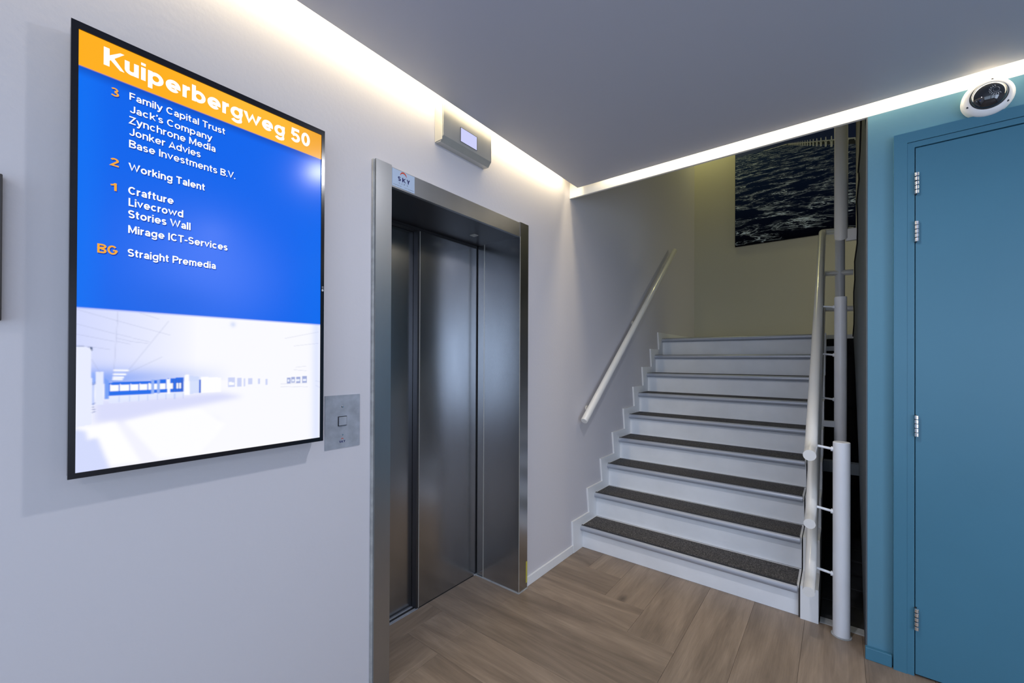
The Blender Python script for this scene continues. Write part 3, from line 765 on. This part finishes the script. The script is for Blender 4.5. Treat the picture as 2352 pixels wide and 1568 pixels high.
blend(inpoly([(.418, .56), (.50, .55), (.50, .445), (.418, .442)]), WH)
blend(inpoly([(.082, .567), (.098, .548), (.098, .437), (.082, .432)]), c3(120, 160, 245))
blend(inpoly([(.055, .607), (.08, .604), (.08, .402), (.056, .403)]), c3(228, 234, 255))
blend(inpoly([(.043, .60), (.055, .60), (.055, .40), (.047, .40)])*.6, c3(150, 180, 250))
blend(inpoly([(.0, .759), (.043, .756), (.048, .285), (.0, .273)]), c3(232, 236, 255))
blend(inpoly([(.038, .760), (.045, .760), (.047, .737), (.043, .737)]), c3(45, 75, 120))
blend(inpoly([(.0, .764), (.043, .760), (.043, .756), (.0, .760)])*.6, c3(90, 110, 160))
for z in (.54, .53, .41, .39, .375, .36):
    blend(inpoly([(.048, z), (.056, z+.004), (.056, z), (.048, z-.005)])*.8, c3(50, 90, 170))
for a, b in (((.529, .55), (.56, .478)), ((.57, .545), (.59, .478)), ((.60, .54), (.608, .478)), ((.62, .54), (.64, .49)), ((.666, .535), (.676, .49)), ((.705, .53), (.712, .48))):
    blend(inpoly([a, (b[0], a[1]), b, (a[0], b[1])])*.45, c3(120, 150, 235))
blend(inpoly([(.535, .515), (.557, .512), (.557, .49), (.535, .492)]), WH)
for a, b in (((.812, .535), (.832, .488)), ((.838, .538), (.858, .49)), ((.862, .542), (.888, .488)), ((.896, .544), (.924, .486))):
    blend(inpoly([a, (b[0], a[1]), b, (a[0], b[1])])*.7, c3(90, 120, 200)); blend(inpoly([(a[0]+.003, .52), (b[0]-.005, .52), (b[0]-.005, .50), (a[0]+.003, .50)]), c3(235, 240, 255))
def seg(p, q, wd, col, al):
    p = np.array(p); q = np.array(q); dx, dy = q-p; l2 = dx*dx+(dy*.67)**2
    tt = np.clip(((Sg-p[0])*dx+(P-p[1])*.67*dy*.67)/l2, 0, 1)
    dd = np.hypot(Sg-p[0]-tt*dx, (P-p[1]-tt*dy)*.67)
    blend(np.clip(1.5-dd/wd, 0, 1)*al*pm, col)
LG = c3(165, 172, 205)
for p, q in (((.002, .983), (.118, .93)), ((.118, .93), (.3, .85)), ((.002, .896), (.113, .846)), ((.002, .834), (.113, .796)), ((.123, .988), (.110, .56)), ((.293, .946), (.148, .59)),
             ((.19, .99), (.26, .955)), ((.0, .77), (.1, .745)), ((.27, .70), (.16, .60)), ((.045, .68), (.07, .60)),
             ((.119, .845), (.167, .825)), ((.119, .818), (.161, .802)), ((.119, .798), (.161, .782)), ((.172, .821), (.225, .801)), ((.161, .80), (.22, .79)),
             ((.78, .485), (.927, .482)), ((.78, .462), (.927, .452)), ((.86, .62), (.92, .63)), ((.85, .60), (.92, .59)), ((.80, .86), (.99, .93)), ((.85, .80), (.99, .83)), ((.975, .50), (1, .49)), ((.975, .46), (1, .44))):
    seg(p, q, .0014, LG, .38)
for z, x0, x1 in ((.614, .113, .155), (.589, .112, .147), (.570, .111, .140), (.558, .110, .136)):
    seg((x0, z), (x1, z-.002), .0035, WH, 1)
blend(pm*np.exp(-(((Sg-.55)/.012)**2+((P-.95)/.02)**2))*.6, c3(190, 205, 245))
seg((0, .995), (1, .993), .003, c3(150, 170, 250), .7)
for _ in range(1):
    pd = np.pad(img, ((1, 1), (1, 1), (0, 0)), 'edge')
    img = (pd[1:-1, 1:-1]*2+pd[:-2, 1:-1]+pd[2:, 1:-1]+pd[1:-1, :-2]+pd[1:-1, 2:])/6
V = np.zeros(((NT+1)*(NS+1), 3))
yy, zz = np.meshgrid(np.linspace(Y0, Y1, NS+1), np.linspace(Z0, Z1, NT+1))
V[:, 0] = .0590; V[:, 1] = yy.ravel(); V[:, 2] = zz.ravel()
ii = (np.arange(NT)[:, None]*(NS+1)+np.arange(NS)[None, :]).ravel()
Fq = np.stack([ii, ii+1, ii+NS+2, ii+NS+1], 1)
me = bpy.data.meshes.new('display_picture')
me.vertices.add(len(V)); me.vertices.foreach_set('co', V.ravel())
me.loops.add(Fq.size); me.loops.foreach_set('vertex_index', Fq.ravel().astype(np.int32))
me.polygons.add(len(Fq)); me.polygons.foreach_set('loop_start', (np.arange(len(Fq))*4).astype(np.int32))
me.update(calc_edges=True)
ca = me.color_attributes.new('Col', 'FLOAT_COLOR', 'CORNER')
cols = np.repeat(np.concatenate([img.reshape(-1, 3), np.ones((NS*NT, 1))], 1), 4, axis=0)
ca.data.foreach_set('color', cols.ravel().astype(np.float32))
dp = new_obj('display_picture', me, M['disp'], ds)
TX = .0597
TT = [('Kuiperbergweg 50', .1705, .6693, 2.0645, .0440, .205),
('Family Capital Trust', .2168, .4238, 2.0025, .0181, .022), ("Jack's Company", .2175, .3918, 1.9705, .0181, .022), ('Zynchrone Media', .2165, .4004, 1.9420, .0190, .022),
('Jonker Advies', .2167, .3652, 1.9129, .0190, .022), ('Base Investments B.V.', .2168, .4503, 1.8820, .0192, .022), ('Working Talent', .2167, .3758, 1.8235, .0193, .03),
('Crafture', .2159, .3061, 1.7640, .0195, .03), ('Livecrowd', .2167, .3273, 1.7342, .0200, .03), ('Stories Wall', .2162, .3436, 1.7042, .0200, .03),
('Mirage ICT-Services', .2164, .4318, 1.6660, .0195, .025), ('Straight Premedia', .2158, .4029, 1.6070, .0192, .025),
('3', .1816, .1977, 1.9967, .0206, .035), ('2', .1826, .1982, 1.8235, .0203, .035), ('1', .1838, .1948, 1.7634, .0190, .035), ('BG', .1614, .1971, 1.6052, .0222, .035)]
for sx, y0, y1, z, cap, bo in TT:
    bo = .205 if z > 2.05 else .15 if z > 1.85 else .175
    og = sx in ('3', '2', '1', 'BG')
    if z < 2.05: text('letter_shadow', sx, M['txt_s'], ds, y0+.0012, y1+.0012, z-.0024, cap, TX-.0004, bo)
    text('lettering', sx, M['txt_o'] if og else M['txt_w'], ds, y0, y1, z, cap, TX, bo)
# maker's mark on the right bezel, reading sideways
lg = text('maker_mark', 'LG', M['logo'], ds, 0, .010, 0, .0055, 0, .16)
lg.data.transform(Matrix(((1, 0, 0, .0628), (0, 0, -1, .7175), (0, 1, 0, 1.592), (0, 0, 0, 1))))
lathe('maker_badge', [(0, .0003), (.0035, .0003), (.0036, 0)], M['logo'], ds, Matrix.Translation((.0625, .7150, 1.588)) @ Matrix.Rotation(math.pi/2, 4, 'Y'), 16)
settle(ds)

# edge of a frame at the far left
fr = box('picture_frame', (0, -.45, 1.432), (.028, .0175, 1.752), M['brown'], bevel=.002)
fr['label'] = 'edge of a dark brown frame on the wall at the far left edge'; fr['category'] = 'frame'
box('frame_inset', (.026, -.43, 1.45), (.030, -.005, 1.734), M['white_plastic'], fr)

# ================================================================== BLUE DOOR
d1 = empty_struct('door_1', 'closed blue door with four chrome hinges', 'door')
boxes('door_frame', [((1.656, 2.468, 0), (1.699, 2.56, 2.345)), ((2.69, 2.468, 0), (2.735, 2.56, 2.345)), ((1.699, 2.468, 2.300), (2.69, 2.56, 2.345))], M['blue'], d1)
boxes('door_rebate', [((1.6995, 2.4715, 0), (1.7225, 2.56, 2.2985)), ((2.665, 2.4715, 0), (2.6895, 2.56, 2.2985)), ((1.7225, 2.4715, 2.2755), (2.665, 2.56, 2.2985))], M['blue'], d1)
box('door_leaf', (1.7255, 2.476, .008), (2.662, 2.52, 2.2725), M['blue'], d1, bevel=.0015)
boxes('door_gap', [((1.722, 2.50, .0), (1.726, 2.53, 2.275)), ((1.722, 2.50, 2.272), (2.665, 2.53, 2.276))], M['black_edge'], d1)
hl = box('door_handle', (2.56, 2.42, 1.03), (2.62, 2.476, 1.07), M['chrome'], d1, bevel=.008)
for zc, hh in ((2.116, .094), (1.909, .090), (1.0745, .093), (.249, .095)):
    hg = box('hinge', (1.7215, 2.466, zc-hh/2), (1.7295, 2.478, zc+hh/2), M['rubber'], d1)
    for k in range(5):
        c = zc-hh/2+hh*(k+.5)/5
        lathe('knuckle', [(0, -.0078), (.0068, -.0078), (.0078, -.0068), (.0078, .0068), (.0068, .0078), (0, .0078)], M['chrome'], hg,
              Matrix.Translation((1.7285, 2.462, c)), 18)

# ================================================================== CAMERA DOME
cd = thing('security_camera', 'white dome security camera above the blue door', 'camera', (1.928, 2.495, 2.398))
MD = Matrix.Translation((1.932, 2.495, 2.407)) @ Matrix.Rotation(math.pi/2, 4, 'X')   # local z -> -y
lathe('mount_ring', [(.0, .0), (.0705, .0), (.072, .004), (.0725, .016), (.071, .018)], M['white_plastic'], cd, MD, 48)
lathe('housing', [(.071, .018), (.0735, .020), (.0735, .028), (.071, .034), (.065, .040), (.058, .0445), (.0535, .0455), (.052, .043), (.052, .036)], M['white_plastic'], cd, MD, 48)
DR, DH = .0518, .038
def on_dome(px, py, up=0): return Vector((px, py, .038+DH*math.sqrt(max(0, 1-(px*px+py*py)/DR**2))+up))
dm = lathe('dome', [(DR, .036)]+[(DR*math.cos(a_), .038+DH*math.sin(a_)) for a_ in [math.pi/2*i/14 for i in range(15)]], M['dome'], cd, MD, 48)
# cream liner showing as a crescent along the upper rim of the dome
tube('inner_liner', [MD @ on_dome(.046*math.cos(math.radians(a_)), .046*math.sin(math.radians(a_)), -.001) for a_ in range(15, 206, 8)], .0035, M['rail'], cd, 8,
     [.0012+.0028*math.sin(math.pi*i/23) for i in range(24)])
tube('lens_ring', [MD @ on_dome(.014+.009*math.cos(math.radians(a_)), .004+.009*math.sin(math.radians(a_)), 0) for a_ in range(0, 361, 20)], .0010, M['steel'], cd, 6)
for k in range(3):
    a_ = math.radians(-155+118*k)
    lathe('screw', [(0, .0015), (.0034, .0015), (.0038, 0)], M['steel_dark'], cd, MD @ Matrix.Translation((.0630*math.cos(a_), .0630*math.sin(a_), .0408)), 12)
for k in range(22):
    a_ = math.radians(100+(k//2)*21)
    rr = .0150 if k % 2 else .0190
    lathe('infrared_led', [(0, .0012), (.0010, .0010), (.0014, 0)], M['white_plastic'], cd, MD @ Matrix.Translation(on_dome(.014+rr*math.cos(a_), .004+rr*math.sin(a_), -.0002)), 8)
settle(cd)

# ================================================================== WALL PICTURE
wp = thing('wall_picture', 'large frameless photo print of dark foaming sea and a storm barrier', 'picture', (1.04, 5.655, 3.3))
PX0, PX1, PZ0, PZ1 = .475, 1.613, 2.742, 4.10
box('print_board', (PX0, 5.652, PZ0), (PX1, 5.67, PZ1), M['bezel'], wp)
def quads(name, qs, mt, y):
    bm = bmesh.new(); uvl = bm.loops.layers.uv.new('UVMap')
    for q in qs:
        f = bm.faces.new([bm.verts.new((p[0], y, p[1])) for p in q])
        for l in f.loops: l[uvl].uv = ((l.vert.co.x-PX0)/(PX1-PX0), (l.vert.co.z-PZ0)/(PX1-PX0))
    return bm_obj(name, bm, mt, wp)
ZH = 3.84
quads('sea', [[(PX0+.002, PZ0+.003), (PX1-.002, PZ0+.003), (PX1-.002, 3.70), (1.00, ZH), (PX0+.002, 3.83)]], M['sea'], 5.6515)
M['sky_print'] = mat('sky_print', (.012, .032, .15, 1), .5)
M['bar_print'] = mat('barrier_print', (.62, .66, .68, 1), .6)
M['bar_dark'] = mat('barrier_dark_print', (.025, .03, .04, 1), .6)
quads('printed_sky', [[(PX0+.002, 3.83), (1.00, ZH), (PX1-.002, 3.70), (PX1-.002, PZ1-.003), (PX0+.002, PZ1-.003)]], M['sky_print'], 5.6514)
# barrier piers, shrinking to the left
deck, legs, dk = [], [], []
n = 17
def bar_at(t):                   # t 0 far .. 1 near -> x, deck z, size
    x = 1.00+(1.625-1.00)*t; return x, ZH-.003-.137*t, .014+.125*t
for i in range(26):
    k = 1/(1+.115*i); t = (k-.26)/.74*1.0
    if t < 0.02: continue
    x, z, s_ = bar_at(t)
    legs.append([(x-.10*s_, z-.75*s_), (x+.10*s_, z-.75*s_), (x+.12*s_, z), (x-.12*s_, z)])
    legs.append([(x-.17*s_, z-.1*s_), (x+.17*s_, z-.1*s_), (x+.17*s_, z+.08*s_), (x-.17*s_, z+.08*s_)])
    legs.append([(x-.07*s_, z), (x+.07*s_, z), (x+.05*s_, z+.5*s_), (x-.05*s_, z+.5*s_)])
legs = [[(min(max(p[0], PX0), PX1-.002), p[1]) for p in q] for q in legs]
A, B = bar_at(0), bar_at(.975)
quads('printed_shade', [[(A[0], A[1]-.01), (B[0], B[1]-.06), (B[0], B[1]), (A[0], A[1])]], M['bar_dark'], 5.6511)
quads('printed_barrier', legs, M['bar_print'], 5.6508)
quads('printed_deck', [[(A[0], A[1]-.001), (B[0], B[1]-.004), (B[0], B[1]+.012), (A[0], A[1]+.003)], [(PX0+.3, 3.824), (A[0], A[1]-.005), (A[0], A[1]+.003), (PX0+.3, 3.828)]], M['bar_print'], 5.6506)
settle(wp)

# ================================================================== LIGHT FITTINGS
for nm, lab, lo, hi in (('led_strip', 'warm strip light in the ceiling gap along the left wall', (.046, -1.7, 2.625), (.060, 2.40, 2.633)),
                        ('led_strip', 'warm strip light in the ceiling gap along the beam', (.10, 2.463, 2.625), (4.4, 2.475, 2.633))):
    o = thing(nm, lab, 'light', lo)
    box('led_tape', lo, hi, M['led'], o)
    cl = (lo[0], lo[1], hi[2]); ch = (hi[0], hi[1], 2.80)
    if hi[0]-lo[0] > 1: boxes('channel', [((x, lo[1], hi[2]), (x+.03, hi[1], 2.80)) for x in np.linspace(.2, 4.3, 8)], M['steel_bright'], o)
    else: boxes('channel', [((lo[0], y, hi[2]), (hi[0], y+.03, 2.80)) for y in np.linspace(-1.6, 2.3, 7)], M['steel_bright'], o)
    settle(o)
for i, (x, y) in enumerate(DL):
    o = thing('downlight', 'round recessed ceiling downlight, ' + ['near the lift', 'near the blue door', 'behind the viewer on the left', 'behind the viewer on the right'][i], 'light', (x, y, 2.507), 'ceiling downlights')
    MM = Matrix.Translation((x, y, 2.507)) @ Matrix.Rotation(math.pi, 4, 'X')
    lathe('trim_ring', [(.052, .002), (.054, .006), (.068, .005), (.070, 0)], M['white_plastic'], o, MM, 32)
    lathe('lens', [(0, .003), (.052, .003)], M['lamp'], o, MM, 32)
    settle(o)
